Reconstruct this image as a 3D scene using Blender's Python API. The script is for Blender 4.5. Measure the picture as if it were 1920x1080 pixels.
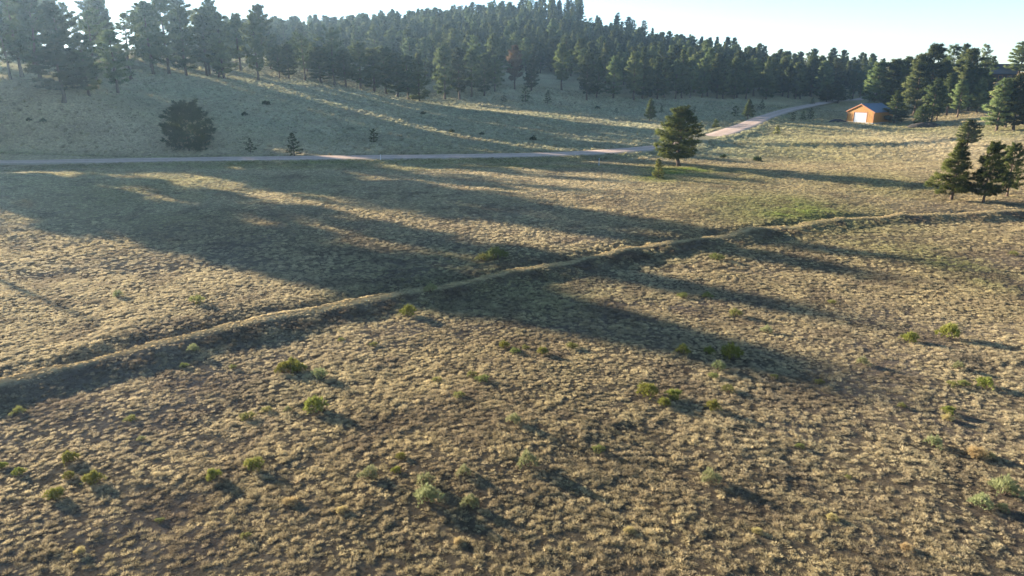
import bpy, math, random
import numpy as np
from mathutils import Vector
R = math.radians
for o in list(bpy.data.objects): bpy.data.objects.remove(o)
scene = bpy.context.scene
C = scene.collection

# ------------------------------------------------------------------ camera
CAM_H, PITCH, FPX = 13.0, R(17.0), 1321.0
cam_d = bpy.data.cameras.new('camera'); cam = bpy.data.objects.new('camera', cam_d); C.objects.link(cam)
cam_d.sensor_width = 36; cam_d.lens = 36*FPX/1920; cam_d.clip_start = 0.2; cam_d.clip_end = 9000
cam.location = (0, 0, CAM_H); cam.rotation_euler = (R(90)-PITCH, 0, 0)
scene.camera = cam

# ------------------------------------------------------------------ light
SUN_AZ, SUN_EL = R(-52.5), R(12.0)
world = bpy.data.worlds.new('World'); scene.world = world; world.use_nodes = True
wn = world.node_tree; bg = wn.nodes['Background']
sky = wn.nodes.new('ShaderNodeTexSky'); sky.sky_type = 'NISHITA'; sky.sun_disc = False
sky.sun_elevation = SUN_EL; sky.sun_rotation = SUN_AZ % (2*math.pi)
sky.altitude = 2500; sky.air_density = 1.0; sky.dust_density = 0.8; sky.ozone_density = 2.2
wn.links.new(sky.outputs[0], bg.inputs[0]); bg.inputs[1].default_value = 0.07
sd = bpy.data.lights.new('sun', 'SUN'); sun = bpy.data.objects.new('sun', sd); C.objects.link(sun)
sd.energy = 5.0; sd.angle = R(0.6); sd.color = (1.0, 0.89, 0.73)
S = Vector((math.sin(SUN_AZ)*math.cos(SUN_EL), math.cos(SUN_AZ)*math.cos(SUN_EL), math.sin(SUN_EL)))
sun.rotation_euler = (-S).to_track_quat('-Z', 'Y').to_euler(); sun.location = S*200

scene.view_settings.view_transform = 'Standard'; scene.view_settings.look = 'None'
scene.view_settings.exposure = 2.28; scene.view_settings.gamma = 1.0
scene.view_settings.use_curve_mapping = False
scene.render.engine = 'CYCLES'
scene.cycles.max_bounces = 4; scene.cycles.volume_bounces = 0; scene.cycles.transparent_max_bounces = 4

# ------------------------------------------------------------------ small helpers
rng = np.random.default_rng(7)
def hash2(ix, iy, s):
    h = (ix.astype(np.int64)*374761393 + iy.astype(np.int64)*668265263 + s*1442695041) & 0xffffffff
    h = ((h ^ (h >> 13))*1274126177) & 0xffffffff
    return ((h ^ (h >> 16)) & 0xffff)/65535.0
def vnoise(x, y, s=0):
    ix, iy = np.floor(x), np.floor(y); fx, fy = x-ix, y-iy
    fx = fx*fx*(3-2*fx); fy = fy*fy*(3-2*fy)
    a, b = hash2(ix, iy, s), hash2(ix+1, iy, s); c, d = hash2(ix, iy+1, s), hash2(ix+1, iy+1, s)
    return (a+(b-a)*fx) + ((c+(d-c)*fx)-(a+(b-a)*fx))*fy
def fbm(x, y, s=0, o=4):
    v = 0; a = .5; t = 0
    for k in range(o):
        v = v + a*vnoise(x*2**k, y*2**k, s+k*17); t += a; a *= .5
    return v/t
def sstep(a, b, v):
    t = np.clip((v-a)/(b-a), 0, 1); return t*t*(3-2*t)
cP, sP = math.cos(PITCH), math.sin(PITCH)
def ray(px, py):
    u = (np.asarray(px, float)-960)/FPX; v = (np.asarray(py, float)-540)/FPX
    return u, cP-v*sP, -sP-v*cP
def atY(px, py, Y):                       # the point of a sight line at a ground distance Y
    dx, dy, dz = ray(px, py); t = Y/dy
    return float(dx*t), float(Y), float(CAM_H+dz*t)

# ------------------------------------------------------------------ terrain (surveyed heights, smooth surface through them)
ctrl = []
for Y in (-60, -20, 15, 40, 70, 100):
    for f in (-1.6, -.8, -.3, .3, .8, 1.6):
        ctrl.append((f*max(Y, 60), Y, 0.0))
for px, py, Y in [(-250,312,104),(0,308,106),(300,304,107.5),(600,301,109.5),(900,297,112),(1150,289,118),(1290,271,135),(1385,243,172),(1440,217,215)]:
    ctrl.append(atY(px, py, Y)[:2]+(0.0,))
rpx = np.array([(-700,98),(-250,104),(0,106),(300,107.5),(600,109.5),(900,112),(1050,114.5)], float)
for px in range(-640, 1050, 70):
    Y = float(np.interp(px, rpx[:, 0], rpx[:, 1])); x = (px-960)/FPX*(Y*cP+CAM_H*sP)
    for dY, zz in ((-10, 0.), (0, 0.), (5, .1)): ctrl.append((x, Y+dY, zz))
for p in [  # hill left
    (-500,190,92),(-250,190,105),(-100,190,116),(60,192,122),(120,190,126),(222,174,142),(330,158,160),(430,148,178),(485,150,188),(560,152,193),(650,166,198),(720,177,202),(790,191,207),
    (480,215,140),(300,240,124),(700,235,142),(60,245,113),(850,220,165),
    # behind the left grove
    (60,120,165),(250,115,190),(430,115,215),(600,125,240),(750,145,260),(-200,110,150),
    # valley and forest edge
    (900,186,232),(960,172,238),(1053,170,246),(1100,186,240),(1187,186,246),(1300,182,256),(1400,182,264),(1500,184,272),(1560,186,282),(1610,190,286),
    (1000,215,190),(1150,225,190),(1300,215,218),
    # forest hill
    (620,105,330),(800,105,330),(1000,120,320),(1150,135,320),(1300,145,320),(1450,160,325),
    (500,86,520),(600,82,510),(750,70,500),(880,52,490),(980,38,480),(1060,36,470),(1125,50,455),(1200,92,435),(1300,116,410),(1420,136,380),(1550,155,350),(1610,158,345),
    # garage yard and right hill
    (1600,230,198),(1520,226,202),(1700,223,205),(1800,258,166),(1890,245,166),(1740,240,184),(2000,245,160),(2200,250,150),
    (1720,195,245),(1800,160,245),(1880,146,240),(1950,135,235),(2050,135,230),(1700,165,300)]:
    ctrl.append(atY(*p))
for a in range(0, 360, 24):
    for rr in (900, 1700):
        x, y = rr*math.sin(R(a)), rr*math.cos(R(a))
        ctrl.append((x, y, (8.0 if y > 100 else 0.0) + (rr-900)/800*2))
ctrl = np.array(ctrl); cx, cz = ctrl[:, :2], ctrl[:, 2]
K2 = 22.0**2
A = np.sqrt(((cx[:, None]-cx[None])**2).sum(-1)+K2); n = len(cx)
P = np.c_[np.ones(n), cx/100]
M = np.block([[A-np.eye(n)*0.35, P], [P.T, np.zeros((3, 3))]])
W = np.linalg.solve(M, np.r_[cz, 0, 0, 0])
def base_z(x, y):
    sh = np.shape(x); q = np.c_[np.ravel(x), np.ravel(y)].astype(float); out = np.empty(len(q))
    for i in range(0, len(q), 20000):
        b = q[i:i+20000]
        out[i:i+20000] = np.sqrt(((b[:, None]-cx[None])**2).sum(-1)+K2)@W[:n] + W[n]+b[:, 0]/100*W[n+1]+b[:, 1]/100*W[n+2]
    return out.reshape(sh)
def spline(pts, step):
    pts = np.array(pts, float); out = []
    Q = np.vstack([2*pts[0]-pts[1], pts, 2*pts[-1]-pts[-2]])
    for i in range(1, len(Q)-2):
        p0, p1, p2, p3 = Q[i-1:i+3]; m = max(2, int(np.linalg.norm(p2-p1)/step))
        for t in np.arange(m)/m:
            out.append(.5*((2*p1)+(-p0+p2)*t+(2*p0-5*p1+4*p2-p3)*t*t+(-p0+3*p1-3*p2+p3)*t**3))
    out.append(pts[-1]); return np.array(out)
def sdist(x, y, line):                     # signed distance to a line of points; positive on its left hand
    sh = np.shape(x); qx, qy = np.ravel(x), np.ravel(y)
    best = np.full(qx.shape, 1e9); sg = np.ones(qx.shape)
    for a, b in zip(line[:-1], line[1:]):
        d = b-a; L2 = d@d+1e-9
        t = np.clip(((qx-a[0])*d[0]+(qy-a[1])*d[1])/L2, 0, 1)
        ex, ey = qx-a[0]-t*d[0], qy-a[1]-t*d[1]; r = np.hypot(ex, ey)
        m = r < best; best[m] = r[m]; sg[m] = np.sign(d[0]*ey-d[1]*ex)[m]
    return (best*np.where(sg == 0, 1, sg)).reshape(sh)
road_px = [(-700,320,98),(-250,312,104),(0,308.5,106),(300,305,107.5),(600,301.5,109.5),(900,297.5,112),(1050,293.5,114.5),(1150,288.5,119),(1230,281.5,125),(1290,271,135),(1340,259,150),(1385,244,172),(1418,229,195),(1438,217,215),(1470,208,235),(1520,201,255),(1565,195.5,270),(1610,190,286),(1680,184,310),(1740,178,345)]
ROAD = spline([atY(*p)[:2] for p in road_px], 5)
berm_px = [(-420,815),(0,716),(250,652),(520,592),(780,546),(960,512),(1120,481),(1260,455),(1400,434),(1600,406),(1760,398),(1920,394),(2250,392)]
def flat(px, py):
    dx, dy, dz = ray(px, py); t = CAM_H*.96/-dz; return float(dx*t), float(dy*t)
BERM = spline([flat(*p) for p in berm_px], 4)
LEDGE = spline([flat(*p) for p in [(1420,266),(1500,264),(1570,262),(1640,258),(1690,253),(1760,247)]], 5)
def ground_z(x, y, fine=True):
    z = base_z(x, y)
    near = (y < 100)
    s = sdist(x, y, BERM); s = s + (fbm(x/1.3, y/1.3, 5, 3)-.5)*.65
    hgt = np.maximum(.12, .46+.6*(fbm(x/4, y/4, 3, 3)-.5))
    prof = np.where(s < 0, (sstep(-2.5, -.2, s)*.75+.25*sstep(-.9, -.1, s))*hgt, hgt - (hgt+.30)*sstep(.4, 1.6, s) + .30*sstep(1.9, 4.0, s))
    z = z + prof
    r = sdist(x, y, ROAD)
    ar = np.abs(r)
    # raised road bed, a ditch on its far side, a cut bank behind it
    z = z + .55*(1-sstep(3.0, 6.5, ar)) - .45*np.where(r > 0, sstep(3.2, 4.8, r)*(1-sstep(5.2, 7.5, r)), 0)
    z = z - .16*(1-sstep(2.7, 3.3, ar))
    lg = sdist(x, y, LEDGE)
    z = z + .55*np.where(lg < 0, sstep(-1.3, -.2, lg), 1-sstep(0, 24, lg))*(np.abs(lg) < 25)
    if fine:
        off = 1-.8*(1-sstep(3, 6, ar))
        z = z + off*((fbm(x/14, y/14, 11, 3)-.5)*.55 + (fbm(x/2.6, y/2.6, 21, 3)-.5)*.22)
    return z
def hit(pxs, pys):                         # where sight lines meet the ground
    pxs, pys = np.atleast_1d(pxs).astype(float), np.atleast_1d(pys).astype(float)
    dx, dy, dz = ray(pxs, pys)
    t = np.geomspace(12, 700, 900)
    X, Yy, Z = dx[:, None]*t, dy[:, None]*t, CAM_H+dz[:, None]*t
    below = Z < ground_z(X, Yy)
    k = np.where(below.any(1), below.argmax(1), 899)
    i = np.arange(len(pxs)); return np.c_[X[i, k], Yy[i, k], ground_z(X[i, k], Yy[i, k])]

# ------------------------------------------------------------------ materials
def mat(name):
    m = bpy.data.materials.new(name); m.use_nodes = True; m.node_tree.nodes.clear(); return m, m.node_tree.nodes, m.node_tree.links
def node(ns, t, **k):
    x = ns.new(t)
    for a, b in k.items(): setattr(x, a, b)
    return x
def noise(ns, ln, scale, detail=4, rough=.6, coord=None, dist=0.0):
    n = ns.new('ShaderNodeTexNoise'); n.inputs['Scale'].default_value = scale; n.inputs['Detail'].default_value = detail
    n.inputs['Roughness'].default_value = rough; n.inputs['Distortion'].default_value = dist
    if coord: ln.new(coord, n.inputs['Vector'])
    return n
def ramp(ns, ln, fac, stops):
    r = ns.new('ShaderNodeValToRGB'); e = r.color_ramp.elements
    while len(e) < len(stops): e.new(.5)
    for q, (p, c) in zip(e, stops): q.position = p; q.color = c if len(c) == 4 else (*c, 1)
    ln.new(fac, r.inputs[0]); return r
def mix(ns, ln, f, a, b, mode='MIX'):
    m = ns.new('ShaderNodeMix'); m.data_type = 'RGBA'; m.blend_type = mode
    for v, s in ((f, m.inputs[0]), (a, m.inputs[6]), (b, m.inputs[7])):
        if isinstance(v, (int, float)): s.default_value = v
        elif isinstance(v, tuple): s.default_value = (*v, 1)
        else: ln.new(v, s)
    return m.outputs[2]
def simple(name, col, rough=.8, var=.25, scale=3.0, bump=0.0, metal=0.0):
    m, ns, ln = mat(name)
    tc = ns.new('ShaderNodeTexCoord'); nz = noise(ns, ln, scale, 5, .65, tc.outputs['Object'])
    d = tuple(c*(1-var) for c in col); l = tuple(min(1, c*(1+var)) for c in col)
    rp = ramp(ns, ln, nz.outputs[0], [(.3, d), (.7, l)])
    p = ns.new('ShaderNodeBsdfPrincipled'); p.inputs['Roughness'].default_value = rough; p.inputs['Metallic'].default_value = metal
    p.inputs['Specular IOR Level'].default_value = .3
    ln.new(rp.outputs[0], p.inputs['Base Color'])
    if bump:
        b = ns.new('ShaderNodeBump'); b.inputs['Distance'].default_value = bump; ln.new(nz.outputs[0], b.inputs['Height']); ln.new(b.outputs[0], p.inputs['Normal'])
    o = ns.new('ShaderNodeOutputMaterial'); ln.new(p.outputs[0], o.inputs[0]); return m
def leafy(name, cols, scale=1.2, transl=.3, attr=None, rnd=.25):
    m, ns, ln = mat(name)
    if attr:
        at = node(ns, 'ShaderNodeAttribute', attribute_type='INSTANCER', attribute_name=attr); col = at.outputs['Color']
        tc = ns.new('ShaderNodeTexCoord'); nz = noise(ns, ln, scale, 3, .6, tc.outputs['Object'])
        f = ns.new('ShaderNodeMapRange'); f.inputs[1].default_value = .25; f.inputs[2].default_value = .75; f.inputs[3].default_value = .7; f.inputs[4].default_value = 1.3
        ln.new(nz.outputs[0], f.inputs[0])
        vm = node(ns, 'ShaderNodeVectorMath', operation='SCALE'); ln.new(col, vm.inputs[0]); ln.new(f.outputs[0], vm.inputs['Scale']); col = vm.outputs[0]
    else:
        tc = ns.new('ShaderNodeTexCoord'); nz = noise(ns, ln, scale, 4, .65, tc.outputs['Object'])
        col = ramp(ns, ln, nz.outputs[0], [(.28, cols[0]), (.5, cols[1]), (.72, cols[2])]).outputs[0]
        oi = ns.new('ShaderNodeObjectInfo')
        hs = ns.new('ShaderNodeHueSaturation'); ln.new(col, hs.inputs['Color'])
        a = ns.new('ShaderNodeMapRange'); a.inputs[3].default_value = 1-rnd; a.inputs[4].default_value = 1+rnd; ln.new(oi.outputs['Random'], a.inputs[0]); ln.new(a.outputs[0], hs.inputs['Value'])
        b = node(ns, 'ShaderNodeMath', operation='MULTIPLY'); b.inputs[1].default_value = 7.13; ln.new(oi.outputs['Random'], b.inputs[0])
        c = node(ns, 'ShaderNodeMath', operation='FRACT'); ln.new(b.outputs[0], c.inputs[0])
        d = ns.new('ShaderNodeMapRange'); d.inputs[3].default_value = .475; d.inputs[4].default_value = .515; ln.new(c.outputs[0], d.inputs[0]); ln.new(d.outputs[0], hs.inputs['Hue'])
        col = hs.outputs[0]
    df = ns.new('ShaderNodeBsdfDiffuse'); tr = ns.new('ShaderNodeBsdfTranslucent'); mx = ns.new('ShaderNodeMixShader'); mx.inputs[0].default_value = transl
    ln.new(col, df.inputs[0]); ln.new(col, tr.inputs[0]); ln.new(df.outputs[0], mx.inputs[1]); ln.new(tr.outputs[0], mx.inputs[2])
    o = ns.new('ShaderNodeOutputMaterial'); ln.new(mx.outputs[0], o.inputs[0]); return m

# what grows where: dryness, greenness and bare soil, shared by the soil and by the grass on it
green_spots = [(1262,320,62,1.3),(1230,334,50,.9),(1300,318,50,1.0),(1480,392,150,.9),(1390,378,80,.6),(1330,325,120,.55),(1700,470,70,.55),(1790,495,60,.7),(1860,530,50,.5),(1620,455,70,.4),(560,312,420,.55),(960,312,300,.65),(120,335,160,.35),(1400,262,60,.8),(1460,256,50,.5),(1440,285,90,.45),(1700,238,120,.5),(1850,245,90,.6)]
gs = np.array([(*hit(a, b)[0, :2], c*0.0+c, w) for a, b, c, w in green_spots])
def cover(x, y):
    """greenness 0..1, pinkish bare soil 0..1"""
    g = np.clip((fbm(x/22, y/22, 31, 4)-.5)*2.2, 0, 1)*.55
    for k, (sx, sy, c, w) in enumerate(gs):
        rx = c/FPX*math.hypot(sx, sy); ry = rx*(1.2 if c < 200 else .12)
        q = ((x-sx)/rx)**2+((y-sy)/ry)**2
        g = np.maximum(g, w*np.exp(-q)*(.6+.7*fbm(x/3, y/3, 40+k, 3)))
    r = sdist(x, y, ROAD)
    verge = np.exp(-((np.abs(r)-4.6)/1.6)**2)
    g = np.maximum(g, verge*(.35+.6*fbm(x/5, y/5, 77, 3)))
    g = np.maximum(g, .5*sstep(108, 128, y+.18*x)*(1-sstep(.6, 1.4, (x-5)/(y*.45)))*(.5+fbm(x/9, y/9, 61, 3)))
    soil = np.clip((fbm(x/7, y/7, 91, 4)-.52)*3.2, 0, 1)
    soil = np.maximum(soil, .8*np.exp(-((x-78)/9)**2-((y-193)/4)**2))
    return np.clip(g, 0, 1), soil
def lerp(a, b, t): return a+(b-a)*t[..., None]
def grass_col(x, y, rnd):
    g, soil = cover(x, y)
    far = sstep(60, 160, y)
    tan = lerp(np.array([.57, .465, .255]), np.array([.35, .275, .165]), rnd)
    tan = lerp(tan, np.array([.62, .52, .33]), sstep(.45, .75, fbm(x/30, y/30, 8, 3))*.5+.4*far)
    grn = lerp(np.array([.21, .25, .07]), np.array([.29, .29, .12]), rnd)
    grn = lerp(grn, np.array([.33, .36, .24]), sstep(105, 130, y+.18*x)*(1-sstep(.2, .5, x/np.maximum(y, 1)))*.85)
    grn = lerp(grn, np.array([.29, .33, .09]), sstep(.7, 1.0, g)*(1-sstep(104, 112, y)))
    c = lerp(tan, grn, g)
    c = lerp(c, np.array([.17, .125, .095]), soil*.3+.42*sstep(.55, .72, fbm(x/1.9, y/1.9, 63, 3))*(1-far))
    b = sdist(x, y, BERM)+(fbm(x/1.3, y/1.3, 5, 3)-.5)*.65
    c = lerp(c, np.array([.17, .12, .085]), sstep(-2.2, -1.2, b)*(1-sstep(-.45, -.2, b))*.75*sstep(.35, .65, fbm(x/1.2, y/1.2, 73, 3)))  # berm's near face: browner soil, with the slope's own shade put into the colour
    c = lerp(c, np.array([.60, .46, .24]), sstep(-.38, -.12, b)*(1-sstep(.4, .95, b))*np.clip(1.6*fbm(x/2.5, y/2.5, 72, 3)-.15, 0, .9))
    return c

m_ground, ns, ln = mat('meadow_soil')
at = node(ns, 'ShaderNodeAttribute', attribute_type='GEOMETRY', attribute_name='growth'); geo = ns.new('ShaderNodeNewGeometry')
n1 = noise(ns, ln, 2.6, 6, .72, geo.outputs['Position']); n2 = noise(ns, ln, .16, 5, .6, geo.outputs['Position']); n3 = noise(ns, ln, 9.0, 4, .7, geo.outputs['Position'])
c1 = ramp(ns, ln, n1.outputs[0], [(.28, (.40, .36, .34)), (.5, (.85, .83, .8)), (.72, (1.3, 1.28, 1.2))])
c2 = mix(ns, ln, 1.0, at.outputs['Color'], c1.outputs[0], 'MULTIPLY')
c3 = ramp(ns, ln, n2.outputs[0], [(.3, (.82, .80, .80)), (.7, (1.15, 1.14, 1.1))])
c4 = mix(ns, ln, 1.0, c2, c3.outputs[0], 'MULTIPLY')
b1 = ns.new('ShaderNodeBump'); b1.inputs['Distance'].default_value = .35; b1.inputs['Strength'].default_value = .8; ln.new(n1.outputs[0], b1.inputs['Height'])
b2 = ns.new('ShaderNodeBump'); b2.inputs['Distance'].default_value = .06; ln.new(n3.outputs[0], b2.inputs['Height']); ln.new(b1.outputs[0], b2.inputs['Normal'])
df = ns.new('ShaderNodeBsdfDiffuse'); df.inputs['Roughness'].default_value = .9; ln.new(c4, df.inputs[0]); ln.new(b2.outputs[0], df.inputs['Normal'])
o_ = ns.new('ShaderNodeOutputMaterial'); ln.new(df.outputs[0], o_.inputs[0])

m_bark = simple('pine_bark', (.10, .066, .045), .95, .45, 6, .05)
m_needle = leafy('pine_needles', [(.04, .06, .018), (.085, .10, .03), (.15, .155, .045)], 1.1, .35)
m_needle_far = leafy('forest_needles', [(.05, .074, .03), (.095, .12, .046), (.17, .18, .068)], .5, .35, rnd=.5)
m_sapling = leafy('young_needles', [(.09, .11, .025), (.17, .19, .05), (.26, .27, .08)], 1.5, .4)
m_red = leafy('browned_needles', [(.07, .05, .035), (.12, .08, .05), (.15, .12, .06)], .5, .3)
m_grass = leafy('dry_grass_blades', None, 5.0, .35, attr='col')
m_bright = leafy('rabbitbrush_leaves', [(.12, .13, .028), (.23, .235, .055), (.35, .34, .10)], 5, .3, rnd=.15)
m_sage = leafy('sage_leaves', [(.16, .175, .075), (.29, .30, .14), (.42, .42, .22)], 5, .3, rnd=.15)
m_olive = leafy('olive_weed_leaves', [(.12, .13, .04), (.20, .21, .07), (.29, .29, .11)], 5, .4, rnd=.2)
m_straw = leafy('straw_blades', [(.32, .26, .11), (.46, .37, .17), (.58, .48, .24)], 5, .35, rnd=.05)
m_darkleaf = leafy('dark_shrub_leaves', [(.03, .045, .018), (.05, .07, .025), (.08, .10, .04)], 3, .35)

def link_mesh(name, verts, faces, m=None, parent=None, smooth=False):
    me = bpy.data.meshes.new(name)
    if isinstance(faces, np.ndarray):
        k = faces.shape[1]; nf = len(faces)
        me.vertices.add(len(verts)); me.vertices.foreach_set('co', np.asarray(verts, np.float32).ravel())
        me.loops.add(nf*k); me.loops.foreach_set('vertex_index', faces.astype(np.int32).ravel())
        me.polygons.add(nf); me.polygons.foreach_set('loop_start', np.arange(0, nf*k, k, dtype=np.int32)); me.update(calc_edges=True); me.validate()
    else:
        me.from_pydata([tuple(v) for v in verts], [], faces)
    if smooth: me.polygons.foreach_set('use_smooth', np.ones(len(me.polygons), bool))
    if m: me.materials.append(m)
    o = bpy.data.objects.new(name, me); C.objects.link(o); o.parent = parent; return o
def tag(o, label=None, cat=None, group=None, kind=None):
    for k, v in (('label', label), ('category', cat), ('group', group), ('kind', kind)):
        if v: o[k] = v
    return o
def empty(name, loc, rz=0, sc=(1, 1, 1)):
    o = bpy.data.objects.new(name, None); C.objects.link(o); o.location = loc; o.rotation_euler = (0, 0, rz); o.scale = sc; o.empty_display_size = .3; return o

# ------------------------------------------------------------------ ground
def axis(fine, a0, a1, g, lim):
    v = list(np.arange(a0, a1+1e-6, fine)); s = fine
    while v[-1] < lim[1]: s *= g; v.append(v[-1]+s)
    s = fine; w = []; q = a0
    while q > lim[0]: s *= g; q -= s; w.append(q)
    return np.array(w[::-1]+v)
gx = axis(.42, -48, 62, 1.035, (-2000, 2000)); gy = axis(.36, 12, 82, 1.022, (-2000, 2000))
GX, GY = np.meshgrid(gx, gy); GZ = ground_z(GX, GY)
nx, ny = len(gx), len(gy); idx = np.arange(nx*ny).reshape(ny, nx)
faces = np.stack([idx[:-1, :-1], idx[:-1, 1:], idx[1:, 1:], idx[1:, :-1]], -1).reshape(-1, 4)
ground = link_mesh('ground', np.stack([GX, GY, GZ], -1).reshape(-1, 3), faces, m_ground, smooth=True)
tag(ground, kind='structure')
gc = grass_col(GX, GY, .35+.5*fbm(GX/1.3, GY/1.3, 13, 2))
nearf = (1-sstep(38, 90, GY))*(1-sstep(-.4, -.15, sdist(GX, GY, BERM))*(1-sstep(.4, .8, sdist(GX, GY, BERM))))
g_, s_ = cover(GX, GY)
soilc = lerp(np.array([.085, .066, .053]), np.array([.19, .155, .135]), s_)
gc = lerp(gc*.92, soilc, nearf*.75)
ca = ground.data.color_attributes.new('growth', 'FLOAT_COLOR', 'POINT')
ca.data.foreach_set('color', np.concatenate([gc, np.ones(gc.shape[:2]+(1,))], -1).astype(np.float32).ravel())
print('ground', nx, ny)

# ------------------------------------------------------------------ road
m_road, ns, ln = mat('road_gravel')
geo = ns.new('ShaderNodeNewGeometry'); uv = node(ns, 'ShaderNodeAttribute', attribute_name='across')
n1 = noise(ns, ln, 1.2, 6, .7, geo.outputs['Position']); n2 = noise(ns, ln, .12, 3, .5, geo.outputs['Position'])
a = ramp(ns, ln, n1.outputs[0], [(.3, (.45, .33, .255)), (.7, (.62, .47, .37))])
tr = ramp(ns, ln, uv.outputs['Fac'], [(.06, (.70, .74, .66)), (.2, (1.05, 1.03, 1.02)), (.5, (.88, .87, .85)), (.8, (1.05, 1.03, 1.02)), (.94, (.70, .74, .66))])
tr.color_ramp.elements[2].position = .5
col = mix(ns, ln, 1.0, a.outputs[0], tr.outputs[0], 'MULTIPLY')
p = ns.new('ShaderNodeBsdfDiffuse'); ln.new(col, p.inputs[0]); bb = ns.new('ShaderNodeBump'); bb.inputs['Distance'].default_value = .05; ln.new(n1.outputs[0], bb.inputs['Height']); ln.new(bb.outputs[0], p.inputs['Normal'])
o_ = ns.new('ShaderNodeOutputMaterial'); ln.new(p.outputs[0], o_.inputs[0])
rl = spline(ROAD[::2], 1.5); tg = np.gradient(rl, axis=0); tg /= np.linalg.norm(tg, axis=1)[:, None]; nr = np.c_[-tg[:, 1], tg[:, 0]]
cs = np.linspace(-1, 1, 9); rv = []; ac = []
for k, c in enumerate(cs):
    wob = 3.0+.3*(fbm(rl[:, 0]/3+k*0, rl[:, 1]/3, 51 if c < 0 else 52, 3)-.5)*2
    q = rl+nr*(c*wob)[:, None]
    cz_ = base_z(rl[:, 0], rl[:, 1])+.55+.045-.07*c*c + (-.16 if abs(c) == 1 else 0)
    rv.append(np.c_[q, cz_]); ac.append(np.full(len(rl), (c+1)/2))
rv = np.stack(rv, 1).reshape(-1, 3); ac = np.stack(ac, 1).ravel(); idx = np.arange(len(rv)).reshape(-1, 9)
rf = np.stack([idx[:-1, :-1], idx[:-1, 1:], idx[1:, 1:], idx[1:, :-1]], -1).reshape(-1, 4)
road = link_mesh('gravel_road', rv, rf[:, ::-1], m_road, smooth=True); tag(road, kind='structure')
fa = road.data.attributes.new('across', 'FLOAT', 'POINT'); fa.data.foreach_set('value', ac.astype(np.float32))

# ------------------------------------------------------------------ tree builder
def tube(P, r, k, V, F):
    P = np.asarray(P); b = sum(len(v) for v in V); m = len(P)
    d = np.gradient(P, axis=0); d /= np.linalg.norm(d, axis=1)[:, None]+1e-9
    ref = np.where(np.abs(d[:, 2:3]) > .8, np.array([[1., 0, 0]]), np.array([[0, 0, 1.]]))
    s = np.cross(d, ref); s /= np.linalg.norm(s, axis=1)[:, None]+1e-9; u = np.cross(s, d)
    an = np.arange(k)*2*math.pi/k
    ring = P[:, None]+np.asarray(r)[:, None, None]*(np.cos(an)[None, :, None]*s[:, None]+np.sin(an)[None, :, None]*u[:, None])
    V.append(ring.reshape(-1, 3)); i = np.arange(m*k).reshape(m, k)+b
    F.append(np.stack([i[:-1], np.roll(i[:-1], -1, 1), np.roll(i[1:], -1, 1), i[1:]], -1).reshape(-1, 4))
def tufts(pos, dirs, K, L, w, g, spread=.75, up=.25):
    n = len(pos)
    d = dirs[:, None]+g.normal(0, spread, (n, K, 3)); d[..., 2] += up
    d /= np.linalg.norm(d, axis=-1, keepdims=True)
    s = np.cross(d, g.normal(0, 1, (n, K, 3))); s /= np.linalg.norm(s, axis=-1, keepdims=True)
    c = pos[:, None]+g.normal(0, L*.12, (n, K, 3)); l = L*g.uniform(.6, 1.1, (n, K, 1)); w = w*g.uniform(.7, 1.3, (n, K, 1))
    v = np.stack([c-d*l*.08+s*w*.5, c-d*l*.08-s*w*.5, c+d*l], 2).reshape(-1, 3)
    return v, np.arange(len(v)).reshape(-1, 3)
PROF = {
 'cone':  lambda t: max(.07, (1-t)**.7*(.55+.45*min(1, t/.12+.3))),
 'oval':  lambda t: max(.06, 1.42*(t+.10)**.38*(1-t)**.62),
 'tall':  lambda t: max(.10, min(1, .35+1.3*t**.7)*(1-t)**.42*1.12),
 'full':  lambda t: max(.05, (1-((t-.30)/.74)**2 if t > .30 else 1-((t-.30)/.62)**2))**.65,
 'flat':  lambda t: .30+.75*t**1.2 if t < .88 else .75,
 'round': lambda t: max(.1, 1-((t-.42)/.66)**2)**.5,
}
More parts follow.
